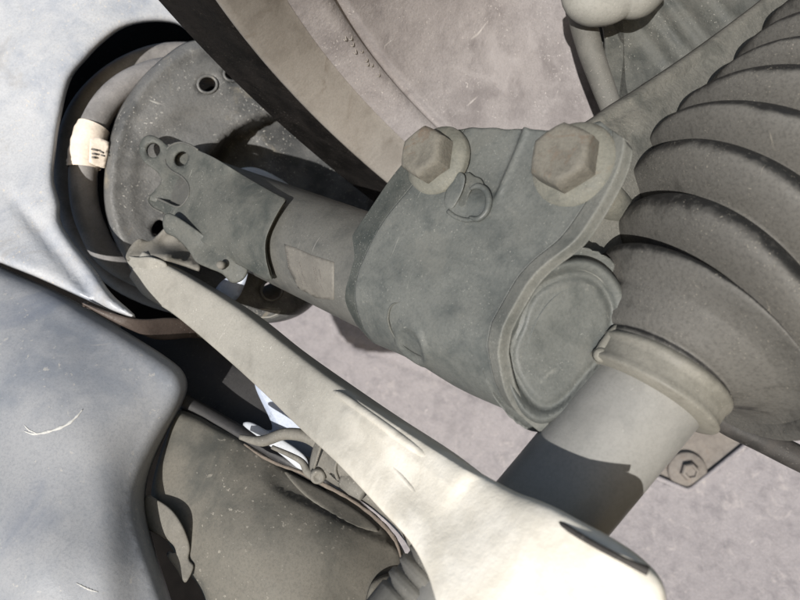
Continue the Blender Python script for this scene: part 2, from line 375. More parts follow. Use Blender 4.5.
patch('sheet', [(150, 230), (420, 210), (620, 260), (900, 300), (930, 500), (900, 720), (600, 730), (380, 700), (400, 560), (330, 470), (250, 390), (190, 310)], sh_depth, M['shield'], tray, [REC], 5, .005, n=200)
tube('recess_lip', np.array([K(x, y, d_+.001) for (x, y), d_ in zip(REC, base_sh(REC))]), .0028, M['shield'], tray, 8)
patch('recess_plate', (rec-rec.mean(0))*1.06+rec.mean(0), lambda q: base_sh(q)+.0048, M['shieldrust'], tray, step=5, th=.002, sm=False)
bd = .0040+float(sh_depth(np.array([[687., 470.]]))[0]); bc = K(687, 471, bd-.0008)
nrm = np.array([-.12, -.18, -1.]); nrm /= np.linalg.norm(nrm)
bolt = empty('undertray_bolt', bc, 'small rusty bolt with round washer in undertray recess', 'bolt')
lathe('washer', bc, nrm, [(-.004, .0205), (.0022, .0205), (.0036, .019), (.0036, .007)], M['shieldrust'], bolt, 40)
lathe('hex_head', bc+nrm*.002, nrm, [(0, .0095), (.0098, .0095), (.0112, .008), (.0112, .0062), (.0085, .0055), (.0085, .0006)], M['shieldrust'], bolt, 6, sharp=25)

# ------------------------------------------------------------------ wheel arch sheet, upper left
fe = [(-70, -70), (80, -75), (250, -70), (262, 10), (225, 44), (195, 36), (176, 24), (150, 22), (124, 28), (104, 42), (88, 58), (71, 80), (61, 118), (56, 150), (54, 180), (60, 204), (61, 222), (75, 245), (95, 270), (112, 294), (136, 317), (112, 311), (80, 297), (40, 279), (0, 263), (-70, 234)]
fd = tps([(-70, -70, .37), (100, -60, .362), (250, -60, .39), (225, 40, .38), (176, 24, .372), (124, 28, .358), (88, 58, .348), (61, 118, .338), (54, 180, .326), (61, 222, .316), (95, 270, .303), (136, 317, .29), (80, 297, .292), (0, 263, .305), (-70, 234, .32), (0, 120, .343), (20, 200, .324), (0, 0, .36), (60, 10, .356), (40, 60, .347), (35, 215, .320), (55, 268, .303)])
def fdep(q):
    d = fd(q)
    r = np.abs((q[:, 1]-205)-(q[:, 0]-20)*1.25)             # pressed fold that runs down to the lower flange
    return d+.004*np.exp(-(r/11.)**2)*sstep(q[:, 1], 180, 220)+.0010*np.sin(q[:, 0]*.06+q[:, 1]*.041)
arch = tag(patch('wheel_arch_panel', fe, fdep, M['fender'], step=6, th=.0016, roll=.007, roll_w=11), 'pale blue grey wheel arch sheet with round spring opening', 'panel')

# ------------------------------------------------------------------ strut mount dome behind the spring
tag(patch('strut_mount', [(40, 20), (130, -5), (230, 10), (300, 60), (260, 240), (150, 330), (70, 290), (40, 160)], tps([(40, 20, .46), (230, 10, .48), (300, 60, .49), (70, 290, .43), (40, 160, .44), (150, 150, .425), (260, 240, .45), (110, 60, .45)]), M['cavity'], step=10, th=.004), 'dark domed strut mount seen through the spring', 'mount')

# ------------------------------------------------------------------ coil spring with paper tag
spring = empty('coil_spring', K(110, 280, .38), 'grey coil spring above the round perch', 'spring')
cp = [(265, 310, .42), (185, 292, .395), (116, 262, .372), (91, 225, .362), (83, 185, .358), (88, 142, .356), (107, 103, .36), (138, 79, .37), (180, 70, .385), (245, 85, .41), (310, 140, .435), (330, 220, .44), (280, 290, .43), (200, 305, .41), (130, 285, .395), (88, 245, .385), (70, 200, .38), (70, 145, .38), (88, 102, .385), (128, 68, .395), (180, 54, .41), (250, 66, .43), (310, 120, .45)]
pxtube('coil', cp, .0078, M['spring'], spring, 20, 150)
tg = cr([K(*p) for p in [(84, 168, .354), (84.5, 160, .354), (88, 142, .354), (94, 127, .356)]], 14)
tube('paper_tag', tg, .0088+np.array([0, .0004, .0001, .0005, 0, .0003, .0006, .0001, .0004, 0, .0003, .0006, .0002, .0001]), M['paper'], spring, 22, caps=False)
fl = patch('tag_flag', [(90, 139), (98, 137), (109, 142), (108, 155), (105, 168), (96, 166), (89, 162)], tps([(90, 139, .344), (109, 142, .349), (105, 168, .350), (89, 162, .344)]), M['paper'], spring, step=3, th=.0004, sm=False)
for x0, y0, x1, y1 in ((91, 149, 98, 150.5), (92, 153.5, 97, 154.5), (92, 157, 96, 158), (100, 151, 104, 153), (101, 155, 105, 156)):
    pxtube('printed_line', [(x0, y0, .3437), (x1, y1, .3455)], .00055, M['ink'], fl, 6, 3)

# ------------------------------------------------------------------ the strut
strut = empty('suspension_strut', P0, 'dusty green grey suspension strut with two bolted clamp', 'strut')
# perch
po = [(190, 41), (165, 56), (138, 82), (117, 115), (106, 160), (104, 200), (112, 235), (130, 266), (155, 290), (190, 308), (235, 320), (270, 323), (298, 316), (318, 300), (345, 270), (372, 235), (378, 190), (350, 140), (300, 90), (250, 55), (218, 42)]
pd_ = tps([(190, 41, .372), (117, 115, .352), (104, 200, .347), (130, 266, .348), (190, 308, .358), (270, 323, .372), (318, 300, .385), (372, 235, .405), (350, 140, .41), (250, 55, .39), (170, 110, .362), (150, 190, .358), (180, 250, .360), (270, 285, .372)])
def pdep(q):
    e = np.hypot((q[:, 0]-305)/102, (q[:, 1]-190)/78)
    dish = .026*sstep(1.05-e, 0, .12)
    rim = edge_dist(q, np.array(po)); bead = -.0016*np.exp(-((rim-9)/4)**2)
    cone = .004*sstep(np.hypot((q[:, 0]-205)/70, (q[:, 1]-190)/80), .9, 1.1)
    return pd_(q)+dish+bead-cone*.6
hl = [circ(207.5, 84.5, 9.5, 24, 8.5), circ(233, 74, 9, 24, 7), circ(272, 290, 10.5, 24, 10), circ(158, 228, 6, 18, 9, .3)]
perch = patch('spring_perch', po, pdep, M['perch'], strut, hl, 6, .0025, roll=.008, roll_w=8)
for h, (hx, hy, hr) in zip(hl, ((207.5, 84.5, 9.8), (233, 74, 8.5), (272, 290, 10.8))):
    q = cr(np.array([K(x, y, float(pdep(np.array([[x, y]]))[0])-.0003) for x, y in h]), 40, True)
    T_ = np.vstack([q, q[:1]]); tube('hole_lip', T_, .0009, M['perch'], perch, 8, caps=False)
patch('perch_glint', [(236, 172), (252, 167), (272, 174), (292, 188), (280, 196), (255, 190)], tps([(236, 172, .352), (292, 188, .352), (255, 190, .346), (272, 174, .352)]), M['glint_and_clip'], strut, step=4, th=.004, roll=.002, roll_w=5)  # added pale patch: bright sky glint on the perch, put in as colour
# main tube
TR = .0262
lathe('strut_tube', P0, A, [(.02, TR-.004), (.021, TR), (.09, TR), (.232, TR), (.236, TR-.002), (.236, .012), (.34, .0118)], M['tube'], strut, 72, sharp=60)
# faded label on the tube, illegible print
la = [(284, 244), (296, 248), (312, 255), (334, 262), (334, 300), (316, 298), (298, 288), (288, 268)]
lb = patch('label', la, lambda q: np.array([hitcyl(x, y, TR+.00012) for x, y in q]), M['label'], strut, step=3, th=.0001, sm=False)
for (x0, y0, x1, y1, w) in ((287, 253, 289, 268, .8), (299, 262, 305, 284, .45), (297, 270, 303, 286, .35), (302, 274, 309, 290, .4), (313, 267, 316, 281, .5), (315, 268, 318, 283, .4), (319, 270, 321, 280, .7), (320, 284, 324, 292, .4)):
    n = 7
    for i in range(n):
        f0, f1 = i/n, (i+.62)/n
        qa = (x0+(x1-x0)*f0, y0+(y1-y0)*f0); qb = (x0+(x1-x0)*f1, y0+(y1-y0)*f1)
        C = np.array([K(*qa, hitcyl(*qa, TR+.0002)), K(*qb, hitcyl(*qb, TR+.0002))])
        tube('printed_mark', C, min(.00024*w/.6, .0003), M['ink'], lb, 5)
# sleeve bracket round the tube with two drilled ears
SR = .0308
def sdep(q):
    out = []
    for x, y in q:
        d = hitcyl(x, y, SR); p = K(x, y, d)
        t = (p-P0) @ A
        dp = hit(x, y, SR); r = K(x, y, 1); d2 = (P0 @ E2+SR)/(r @ E2)
        w = float(sstep(t, .172, .205)); out.append(d*(1-w)+(d2+.003)*w)
    return np.array(out)
near = [(286, 199), (280, 196), (262, 186), (240, 173), (215, 158), (198, 150), (190, 145), (180, 142.5), (170, 146), (165, 154), (166, 164), (172, 171), (181, 176), (188, 184), (189, 194), (184, 203), (177, 207), (163, 201), (151, 196), (148, 200), (152, 207), (163, 213), (178, 222), (200, 240), (224, 257), (250, 271), (264, 279), (271, 281), (270, 275), (266, 258), (266, 240), (273, 222), (282, 206)]
sl_ = patch('sleeve_bracket', near, sdep, M['clampdark'], strut, [circ(180.5, 158.5, 7.3, 20, 8, .5)], 4, .0018, roll=.0006, roll_w=2.5)
dn = float(sdep(np.array([[180., 158.]]))[0])
far = [(171, 147), (160, 139), (150, 135), (142, 139), (139, 150), (143, 161), (152, 168), (159, 174), (161, 182), (155, 190), (149, 197), (151, 201), (160, 204), (186, 212), (215, 220), (215, 165), (190, 150)]
patch('bracket_back_ear', far, tps([(150, 135, dn+.009), (139, 150, dn+.009), (171, 147, dn+.009), (155, 195, dn+.004), (190, 180, dn+.008), (215, 220, dn+.014), (215, 165, dn+.014)]), M['clampdark'], strut, [circ(153, 150, 7.2, 20, 7.6)], 3.5, .0022, roll=.001, roll_w=3)
ne = near[5:22]; q = cr(ne, 60); tube('cut_edge', np.array([K(x, y, d_+.0002) for (x, y), d_ in zip(q, sdep(q))]), .0006, M['tube'], sl_, 6)
# lower clip of the bracket
patch('bracket_clip', [(163, 218), (172, 214), (200, 232), (235, 258), (248, 268), (243, 280), (232, 283), (222, 274), (208, 268), (196, 262), (188, 250), (176, 238), (165, 232)], tps([(163, 218, .318), (200, 232, .312), (248, 268, .305), (232, 283, .306), (196, 262, .312), (176, 238, .317), (220, 262, .306), (205, 245, .313)]), M['clampdark'], strut, step=3, th=.003, roll=.0012, roll_w=3)
lathe('clip_rivet', K(221, 265, .302), (0, 0, -1), [(-.003, .0022), (.0008, .0022), (.0016, .0014), (.0018, .0003)], M['conn'], strut, 14)
patch('clip_blade', [(222, 281), (244, 270), (247, 276), (238, 298), (225, 303), (212, 298)], tps([(222, 281, .325), (247, 276, .325), (225, 303, .322), (238, 298, .326)]), M['rail'], strut, step=4, th=.001)

# clamp: a folded sheet, flat ears in front and behind, wrapped round the tube
NU, NV = 190, 130
def smooth_curve(xs, ys, w=.006):
    X = np.linspace(xs[0]-.03, xs[-1]+.03, 500); Y = np.interp(X, xs, ys); h = X[1]-X[0]
    k = np.exp(-(np.arange(-60, 61)*h/w)**2); k /= k.sum(); Yp = np.convolve(np.r_[np.full(60, Y[0]), Y, np.full(60, Y[-1])], k, 'valid')
    return lambda e: np.interp(e, X, Yp)
t_hi = smooth_curve([-.085, -.066, -.0518, -.037, -.0169, 0], [.066, .0745, .0825, .0889, .0955, .0975], .010)
t_lo = smooth_curve([-.085, -.074, -.064, -.046, -.034, -.027, -.018, 0], [.004, -.006, -.0085, -.0072, -.0050, .001, .0055, .0075], .005)
rho = .0075
G = np.zeros((NU, NV, 3))
for i, u in enumerate(np.linspace(0, 1, NU)):
    for j, v in enumerate(np.linspace(0, 1, NV)):
        vv = .5-.5*math.cos(math.pi*v)*1.0; vv = .35*v+.65*vv
        top = np.interp(vv, [0, .12, .35, .6, .75, .86, 1], [.064, .066, .069, .0705, .0745, .0775, .070])
        top += .0004*math.sin(vv*37)*math.sin(vv*11)
        f1, f2 = .36, .64
        if u <= f1: e = -top*(1-u/f1); th = 0; back = 0
        elif u >= f2: e = -top*(u-f2)/(1-f2); th = math.pi; back = 1
        else: e = 0; th = math.pi*(u-f1)/(f2-f1); back = .5
        if back == .5:
            k = th/math.pi; hi = float(t_hi(0)); lo = np.interp(k, [0, .09, .22, .33, .42, .75, 1], [float(t_lo(0)), .0062, .001, -.0045, -.012, -.018, -.020])
            hi -= .004*math.sin(k*math.pi)
        else: hi, lo = float(t_hi(e)), float(t_lo(e))-(.012 if back else 0)*max(0, 1+e/.06)
        t = hi+(lo-hi)*vv
        s = min(hi-t, t-lo); off = 0
        wid = .0088
        if hi-t < .0185 and vv < .5:                      # turned-in flange on the upper edge
            z = (.0165-(hi-t))/.0165; off = .0050*(z if z > .06 else max(0, (z+.06))**2/(.24))
        if t-lo < wid*1.2 and vv > .5:                      # flared lip on the lower edge
            z = (wid-(t-lo))/wid; z = z if z > .15 else max(0, z+.15)**2/.6
            off = -.0026*min(z, .8)/.8+.0040*float(sstep(z, .72, 1.0))
        arc = R0*th if back == .5 else e
        # pressed oval dimple low on the wrapped side, recess between the two bolts
        if back != 1:
            q = math.hypot((t-.0475)/.0095, (arc-.0235)/.0125)
            off += -.0011*float(sstep(1-q, 0, .12))*(1-float(sstep(t, .044, .050))*0)+.0016*float(sstep(1.0-q, .25, .5))
            off += .0021*float(sstep(t, .0335, .0355))*float(sstep(-arc, .038, .047))*(1-float(sstep(t, .058, .072)))
            off += .0009*math.exp(-((t-.0325)/.0011)**2)*-1*float(sstep(-arc, .040, .046))
            off += .0005*math.sin(t*90+arc*60)+.0003*math.sin(arc*210-t*130)
        R = R0-off
        if back == .5: p = ST(t, R*math.sin(th), R*math.cos(th))
        elif back == 0: p = ST(t, e, R)
        else: p = ST(t, e, -R)
        G[i, j] = p
vs_ = np.array([.35*v+.65*(.5-.5*math.cos(math.pi*v)) for v in np.linspace(0, 1, NV)])
j0 = int(np.argmin(abs(vs_-.172))); j1 = int(np.argmin(abs(vs_-.915)))
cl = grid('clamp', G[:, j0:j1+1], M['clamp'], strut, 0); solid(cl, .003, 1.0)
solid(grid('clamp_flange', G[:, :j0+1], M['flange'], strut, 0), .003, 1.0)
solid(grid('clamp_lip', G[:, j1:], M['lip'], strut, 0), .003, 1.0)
# end cap: oblique pressed cup that closes the bottom of the tube
co = cr([(499, 352), (505, 322), (520, 293), (543, 270), (573, 258), (600, 263), (620, 283), (628, 308), (620, 340), (600, 374), (574, 406), (546, 424), (524, 416), (507, 388)], 90, True)
cang = np.arctan2(co[:, 1]-340, co[:, 0]-562); crad = np.hypot(co[:, 0]-562, co[:, 1]-340); srt = np.argsort(cang); cang, crad = cang[srt], crad[srt]
cbase = tps([(499, 352, .2085), (546, 424, .2115), (573, 258, .2065), (628, 308, .2150), (600, 374, .2150), (562, 340, .2105), (520, 293, .2065)])
def cdep(q):
    an = np.arctan2(q[:, 1]-340, q[:, 0]-562); rr = np.hypot(q[:, 0]-562, q[:, 1]-340)/np.interp(an, cang, crad, period=2*math.pi)
    wav = .03*np.sin(an*3+.6)+.02*np.sin(an*5)
    d = cbase(q)-.0012*np.exp(-((rr-.94)/.05)**2)+.0030*sstep(.885+wav-rr, 0, .09)-.0019*sstep(.80+wav-rr, 0, .10)+.0006*sstep(.5-rr, 0, .4)
    return d
wq = cr([(400, 302), (391, 306), (388, 320), (394, 336), (408, 350), (428, 360)], 30)
tube('dimple_edge', np.array([K(x, y, hitcyl(x, y, R0+.0002)) for x, y in wq]), np.interp(np.linspace(0, 1, 30), [0, .2, .7, 1], [.0001, .0005, .0005, .0001]), M['clampdark'], strut, 8)  # thin dark line added to sharpen the dimple's left edge
cap = patch('end_cap', co, cdep, M['clamp'], strut, step=3.2, th=.010, roll=.0035, roll_w=5, n=120)
# bolts
def bolt_at(x, y, tilt, sc):
    t, e = hit(x, y, R0+.0005)
    b = ST(t, e, R0-.0012); ax = E2+tilt[0]*A+tilt[1]*E1; ax /= np.linalg.norm(ax)
    h = empty('clamp_bolt_tmp', b, '', '')
    bpy.data.objects.remove(h)
    fl = lathe('bolt', b, ax, [(-.001, .0160*sc), (.0010, .0160*sc), (.0017, .0156*sc), (.0030, .0140*sc), (.0038, .0122*sc), (.0042, .010*sc)], M['washer'], strut, 48, sharp=50)
    hx = []
    ux = np.cross(ax, A+.3*E1); ux /= np.linalg.norm(ux); vx = np.cross(ax, ux)
    n = 48; a = np.linspace(0, 2*math.pi, n, endpoint=False)
    def hexr(a, r, k): 
        s = r*math.cos(math.pi/6)/np.cos((a % (math.pi/3))-math.pi/6); return s*(1-k)+r*.9*k
    Rr = []
    for tt, r, k in ((.001, .0120, .16), (.0080, .0120, .16), (.0098, .0118, .19), (.0109, .0112, .35), (.0115, .0102, .7), (.0117, .0092, .95), (.0114, .0074, 1), (.0113, .001, 1)):
        s = hexr(a, r*sc, k)*(1+.008*np.sin(a*4+x)+.005*np.sin(a*7+tt*900)); Rr.append(b+ax*(tt+.001)+s[:, None]*(np.cos(a)[:, None]*ux+np.sin(a)[:, None]*vx))
    rings('hex_head', Rr, M['rust'], fl, sharp=38)
    lathe('shank', b-ax*.078, ax, [(0, .007), (.077, .007)], M['washer'], fl, 16)
    lathe('nut', b-ax*.0675, ax, [(-.006, .012), (.006, .012)], M['washer'], fl, 6, sharp=30)
bolt_at(436, 160, (.10, .04), .90)
bolt_at(571, 164, (.06, .03), .97)
# bent locating tab between the bolts
pln = lambda k: (lambda q: np.array([((P0 @ E2+R0+k)/(K(x, y, 1) @ E2)) for x, y in q]))
def ontop(pts, k, n): q = cr(pts, n); return np.array([K(x, y, d_) for (x, y), d_ in zip(q, pln(k)(q))])
tube('tab_lip', ontop([(470, 189), (478, 186), (486, 191), (489, 201), (486, 212), (478, 219), (469, 217)], .0006, 30), np.interp(np.linspace(0, 1, 30), [0, .15, .5, .85, 1], [.0005, .0012, .0013, .0011, .0004]), M['clamp'], strut, 10)
patch('tab_tongue', [(444, 206), (446, 191), (452, 179), (459, 172), (465, 176), (464, 187), (459, 199), (452, 209)], tps([(444, 206, pln(.0004)([(444, 206)])[0]), (452, 179, pln(.0014)([(452, 179)])[0]), (465, 176, pln(.0026)([(465, 176)])[0]), (459, 199, pln(.0012)([(459, 199)])[0]), (452, 209, pln(.0004)([(452, 209)])[0])]), M['clamp'], strut, step=3, th=.0018, roll=.0008, roll_w=3)
patch('tab_notch', [(461, 177), (468, 172), (474, 176), (481, 179), (484, 187), (474, 188), (469, 195), (466, 206), (458, 207), (458, 195)], pln(-.0001), M['clampdark'], strut, step=3, th=.001, roll=.0006, roll_w=2)
tube('tab_fillet', ontop([(448, 211), (456, 217), (466, 220), (478, 219)], -.0002, 14), .0009, M['clamp'], strut, 8)

# ------------------------------------------------------------------ steering knuckle behind the clamp and boot
kn = [(548, 142), (585, 122), (608, 106), (640, 86), (700, 45), (775, -12), (830, -65), (960, -70), (900, 60), (760, 60), (700, 110), (660, 160), (640, 215), (640, 270), (625, 300), (590, 285), (565, 255), (555, 200)]
kd = tps([(548, 142, .245), (608, 106, .25), (700, 45, .268), (775, -12, .285), (960, -70, .33), (900, 60, .32), (760, 60, .278), (700, 110, .264), (640, 215, .242), (625, 300, .236), (565, 255, .238), (600, 190, .236), (655, 110, .252)])
def kdep(q):
    r = np.abs((q[:, 1]-100)+(q[:, 0]-625)*.60)
    return kd(q)+.0022*np.exp(-((r-11)/4.)**2)*sstep(-q[:, 0], -720, -690)-.0018*np.exp(-(np.hypot(q[:, 0]-640, q[:, 1]-128)/10)**2)+.0006*np.sin(q[:, 0]*.11)*np.cos(q[:, 1]*.09)
tag(patch('steering_knuckle', kn, kdep, M['knuckle'], step=5, th=.014, roll=.006, roll_w=7), 'cast grey steering knuckle arm running up beside the ribbed boot', 'knuckle')

# ------------------------------------------------------------------ caliper casting, hose and cap at the top
ca = [(606, -50), (800, -60), (770, -10), (720, 50), (668, 90), (626, 118), (608, 100), (604, 40)]
cdp = tps([(606, -50, .30), (800, -60, .33), (712, 32, .31), (618, 104, .295), (604, 40, .30)])
def cadep(q):
    s = (q[:, 0]*.78-q[:, 1]*.62)                                     # coordinate across the cast ridges
    rid = 0
    for c, a, w in ((482, .003, 6), (505, .0035, 5), (528, .0045, 7), (560, .003, 6)): rid = rid-a*np.exp(-((s-c)/w)**2)
    return cdp(q)+rid
tag(patch('brake_caliper', ca, cadep, M['caliper'], step=4.5, th=.01, roll=.002, roll_w=4), 'dark ribbed caliper casting above the knuckle arm', 'caliper')
tag(pxtube('brake_hose', [(577, -30, .292), (581, 10, .289), (589, 45, .287), (600, 78, .286), (613, 112, .285)], [.0068, .0066, .0060, .0054, .0050], M['hose'], n=22), 'grey brake hose hanging below the pale cap', 'hose')
cpP = cr([K(*p) for p in [(572, -22, .272), (584, 2, .27), (604, 6, .27), (622, 1, .27), (640, -2, .271), (662, -22, .274)]], 40)
tag(tube('pale_cap', cpP, np.interp(np.linspace(0, 1, 40), [0, .12, .3, .5, .62, .8, 1], [.006, .0082, .0088, .0082, .0076, .0085, .007]), M['pale'], None, 24), 'smooth pale rounded cap above the brake hose', 'cap')

# ------------------------------------------------------------------ drive shaft with ribbed boot
shaft = empty('drive_shaft', K(560, 500, .215), 'dusty drive shaft with black ribbed rubber boot', 'drive shaft')
pxtube('shaft', [(668, 362, .222), (648, 390, .218), (597, 452, .214), (548, 511, .21), (478, 595, .204), (420, 665, .20)], [.0205, .0203, .0199, .0196, .0194, .0194], M['shaft'], shaft, 64, 30)
# boot: rings along a bent axis, radius profile with rolled ribs
cen = [(651, 388, .217), (663, 366, .2185), (686, 346, .220), (699, 337, .222), (717, 284, .228), (738, 230, .2335), (769, 187, .239), (803, 150, .2455), (829, 120, .252), (854, 87, .260), (882, 50, .269), (912, 10, .279)]
CC = np.array([K(*c) for c in cen]); crest = [0, 0, 0, .0465, .0475, .0485, .0485, .0485, .048, .0475, .047, .0465]
SUBN = 22
R = []; dense = cr(CC, (len(cen)-1)*SUBN+1); T, U, V_ = frames(dense)
TK = np.array([(.60, -.76, .20), (.60, -.76, .20), (.68, -.70, .18), (.79, -.58, .15), (.77, -.61, .15), (.71, -.68, .17), (.62, -.76, .19), (.57, -.80, .2), (.55, -.82, .2), (.55, -.82, .2), (.55, -.82, .2), (.55, -.82, .2)])
T = np.array([[np.interp(i/SUBN, range(12), TK[:, k]) for k in range(3)] for i in range(len(dense))]); T /= np.linalg.norm(T, axis=1)[:, None]
ang = np.linspace(0, 2*math.pi, 128, endpoint=False); u = U[0]
for i in range(len(dense)):
    s = i/SUBN; u = u-T[i]*(u @ T[i]); u /= np.linalg.norm(u); v = np.cross(T[i], u)
    if s < 1: r = .0238+.0004*math.sin(s*9)
    elif s < 2.6: r = np.interp(s, [1, 1.10, 1.4, 1.7, 1.85, 2.0, 2.2, 2.4, 2.52, 2.6], [.0242, .0262, .0296, .0335, .0350, .0380, .0424, .0452, .0461, .0464])
    else:
        c = np.interp(s, range(len(crest)), crest) if s > 3 else .0465
        # steep lit face toward the small end, long slope away to a deep groove
        g = (s-2.6) % 1+.36
        if g < 1: f = math.cos(math.pi/2*((g-.36)/.64)**1.15)
        else: f = math.sin(math.pi/2*((g-1)/.36))**.8
        r = c*(.67+.33*f)
    rr = r*(1+.006*np.sin(2*ang+s*1.3)+.004*np.sin(5*ang+s*2.1)*(s > 2))
    R.append(dense[i]+rr[:, None]*(np.cos(ang)[:, None]*u+np.sin(ang)[:, None]*v))
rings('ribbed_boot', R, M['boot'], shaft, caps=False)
# band that clamps the small end
bb = cr([K(*c) for c in [(644.5, 397, .2165), (650, 388, .217), (657, 377, .2178), (663, 367, .2185)]], 12)
bo = tube('boot_band', bb, [.0190, .0254, .0259, .0251, .0249, .0249, .0249, .0250, .0258, .0259, .0252, .0238], M['band'], shaft, 64, caps=False, wob=.006)
ear = K(600, 352, .2145)
tube('band_ear', cr([K(597, 357, .212), K(604, 345, .2125), K(613, 333, .214), K(621, 326, .2155)], 10), [.0012, .0019, .0018, .0019, .0018, .0019, .0019, .0018, .0018, .001], M['band'], bo, 10)
lathe('band_crimp', K(601, 355, .211), (0, 0, -1), [(-.002, .0026), (.0008, .0026), (.0016, .0016), (.0017, .0003)], M['band'], bo, 14)

# ------------------------------------------------------------------ black cable behind the boot
tag(pxtube('black_cable', [(690, 395, .30), (725, 421, .296), (765, 441, .292), (805, 461, .288), (870, 490, .285), (1000, 545, .28), (1150, 620, .28)], .0062, M['rubber'], n=16), 'thick black cable passing beneath the ribbed boot', 'cable')

# ------------------------------------------------------------------ pale control arm in front
arm = empty('control_arm', K(440, 480, .2), 'pale dusty control arm crossing in front of the drive shaft', 'suspension arm')
sec = [((150, 253), (136, 280), .332), ((170, 264), (152, 298), .328), ((202, 282), (182, 317), .318), ((250, 312), (226, 353), .300), ((295, 347), (267, 390), .279), ((342, 381), (312, 432), .257), ((392, 414), (352, 470), .236), ((445, 448), (395, 515), .216), ((492, 481), (426, 552), .197), ((535, 506), (446, 592), .182), ((578, 522), (462, 640), .170), ((624, 545), (484, 690), .162), ((662, 580), (520, 720), .156), ((676, 625), (560, 730), .152)]
rows = []
for (x0, y0), (x1, y1), d in sec: rows.append(np.r_[K(x0, y0, d), K(x1, y1, d)])
rows = cr(rows, 160); R = []; a = np.linspace(0, 2*math.pi, 144, endpoint=False)
for i, r in enumerate(rows):
    up, lo = r[:3], r[3:]; c = (up+lo)/2; h = (up-lo)/2; hw = np.linalg.norm(h); dirn = rows[min(i+1, 159)][:3]-rows[max(i-1, 0)][:3]
    nz = np.cross(dirn, h); nz /= np.linalg.norm(nz)
    if nz[2] > 0: nz = -nz
    th = min(hw*.8, .0125); p = 2/6.5
    ca_, sa = np.cos(a), np.sin(a)
    X = np.sign(ca_)*np.abs(ca_)**p; Y = np.sign(sa)*np.abs(sa)**p
    g = i/159.
    groove = -.0015*sstep(X, .22, .34)*(1-sstep(X, .86, .97))*float(sstep(g, .42, .445))*(1-float(sstep(g, .615, .64)))*(Y > .3)
    waist = .0009*np.exp(-((X-.02)/.10)**2)*(Y > .3)*float(sstep(g, .43, .47))*(1-float(sstep(g, .66, .72)))
    lump = .0025*math.exp(-((g-.60)/.03)**2)*(X < 0)
    R.append(c+X[:, None]*h+(Y*th-groove-waist)[:, None]*nz)
    if i > 144:
        k = math.sqrt(max(1-((i-144)/16.)**2, .02)); R[-1] = c+(R[-1]-c)*(.35+.65*k)
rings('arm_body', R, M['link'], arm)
# folded end of the arm, hollow on top
patch('arm_end', [(126, 258), (130, 247), (139, 239), (149, 241), (158, 236), (167, 229), (180, 238), (196, 252), (200, 268), (185, 263), (165, 257), (148, 256), (138, 258)], tps([(126, 258, .325), (139, 239, .33), (167, 229, .335), (200, 268, .325), (165, 257, .318), (165, 245, .338), (185, 254, .334), (145, 250, .331)]), M['conn'], arm, step=4, th=.002)
patch('arm_flange', [(126, 257), (138, 257), (152, 257), (168, 265), (160, 285), (150, 292), (141, 286), (133, 274)], tps([(126, 257, .326), (152, 257, .318), (168, 265, .318), (150, 292, .323), (141, 286, .327)]), M['rod'], arm, step=4, th=.003, roll=.002, roll_w=4)
# end cap and its seam
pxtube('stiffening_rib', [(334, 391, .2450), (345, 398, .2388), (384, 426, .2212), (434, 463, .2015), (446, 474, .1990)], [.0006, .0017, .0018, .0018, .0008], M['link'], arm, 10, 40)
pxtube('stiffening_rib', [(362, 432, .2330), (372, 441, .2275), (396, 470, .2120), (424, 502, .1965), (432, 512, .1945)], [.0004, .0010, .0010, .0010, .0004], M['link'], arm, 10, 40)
pxtube('bush_seal', [(549, 516, .1652), (564, 526, .1604), (592, 543, .1539), (624, 560, .1486), (648, 571, .1464)], [.0004, .0009, .0008, .0008, .0012], M['rubber'], arm, 10, 30)
# small lugs under the far end
pxtube('arm_lug', [(168, 300, .335), (176, 306, .332), (184, 316, .33)], [.004, .005, .003], M['band'], arm, 12, 12)
pxtube('arm_lug', [(184, 322, .332), (196, 329, .33), (208, 336, .328)], [.003, .004, .002], M['band'], arm, 12, 12)

# ------------------------------------------------------------------ ribbed bush at the foot of the arm
rb = [K(462, 545, .212), K(430, 585, .208), K(395, 630, .203), K(360, 675, .198)]
RB = cr(rb, 70); rad = np.array([.0125+.0011*(math.sin(i*.9) > 0)*(i < 34)+(.001 if i > 34 else 0) for i in range(70)])
tag(tube('ribbed_bush', RB, rad, M['hose'], None, 36), 'pale ribbed rubber bush emerging beneath the control arm', 'bush')

# ------------------------------------------------------------------ lower left: liner, cover plate, small fittings
li = [(-80, 225), (0, 266), (58, 292), (102, 317), (140, 340), (165, 356), (182, 370), (187.5, 385), (183, 402), (168, 430), (153, 462), (146, 490), (147, 516), (156, 552), (172, 602), (200, 690), (-80, 690)]
ld = tps([(-80, 225, .315), (0, 266, .304), (102, 317, .295), (182, 370, .290), (168, 430, .285), (146, 490, .275), (172, 602, .257), (-80, 690, .24), (0, 440, .264), (90, 440, .266), (90, 560, .247), (0, 600, .243), (60, 350, .281), (130, 400, .277)])
def ldep(q): return ld(q)+.0012*np.sin(q[:, 0]*.035+1)*np.sin(q[:, 1]*.03)-.002*np.exp(-((q[:, 0]-110)/22.)**2)*sstep(q[:, 1], 420, 520)
liner = empty('plastic_liner', K(80, 480, .22), 'large smooth blue grey plastic liner with rounded edge', 'liner')
patch('liner_sheet', li, ldep, M['liner'], liner, step=6, th=.003, roll=.014, roll_w=15, n=150)
def scuff(pts, w):
    q = cr(pts, 22); tn = np.gradient(q, axis=0); nv = np.c_[-tn[:, 1], tn[:, 0]]/np.linalg.norm(tn, axis=1)[:, None]
    ww = w*np.sin(np.linspace(.08, math.pi-.08, 22))**.6*(1+.35*np.sin(np.arange(22)*1.9))
    patch('scuff_mark', np.vstack([q+nv*ww[:, None], (q-nv*ww[:, None])[::-1]]), lambda z: ldep(z)-.00012, M['tab'], liner, step=1.6, th=.0001, sm=False)
scuff([(24, 431), (34, 434), (50, 431), (66, 425), (76, 417), (83, 409)], 1.3)
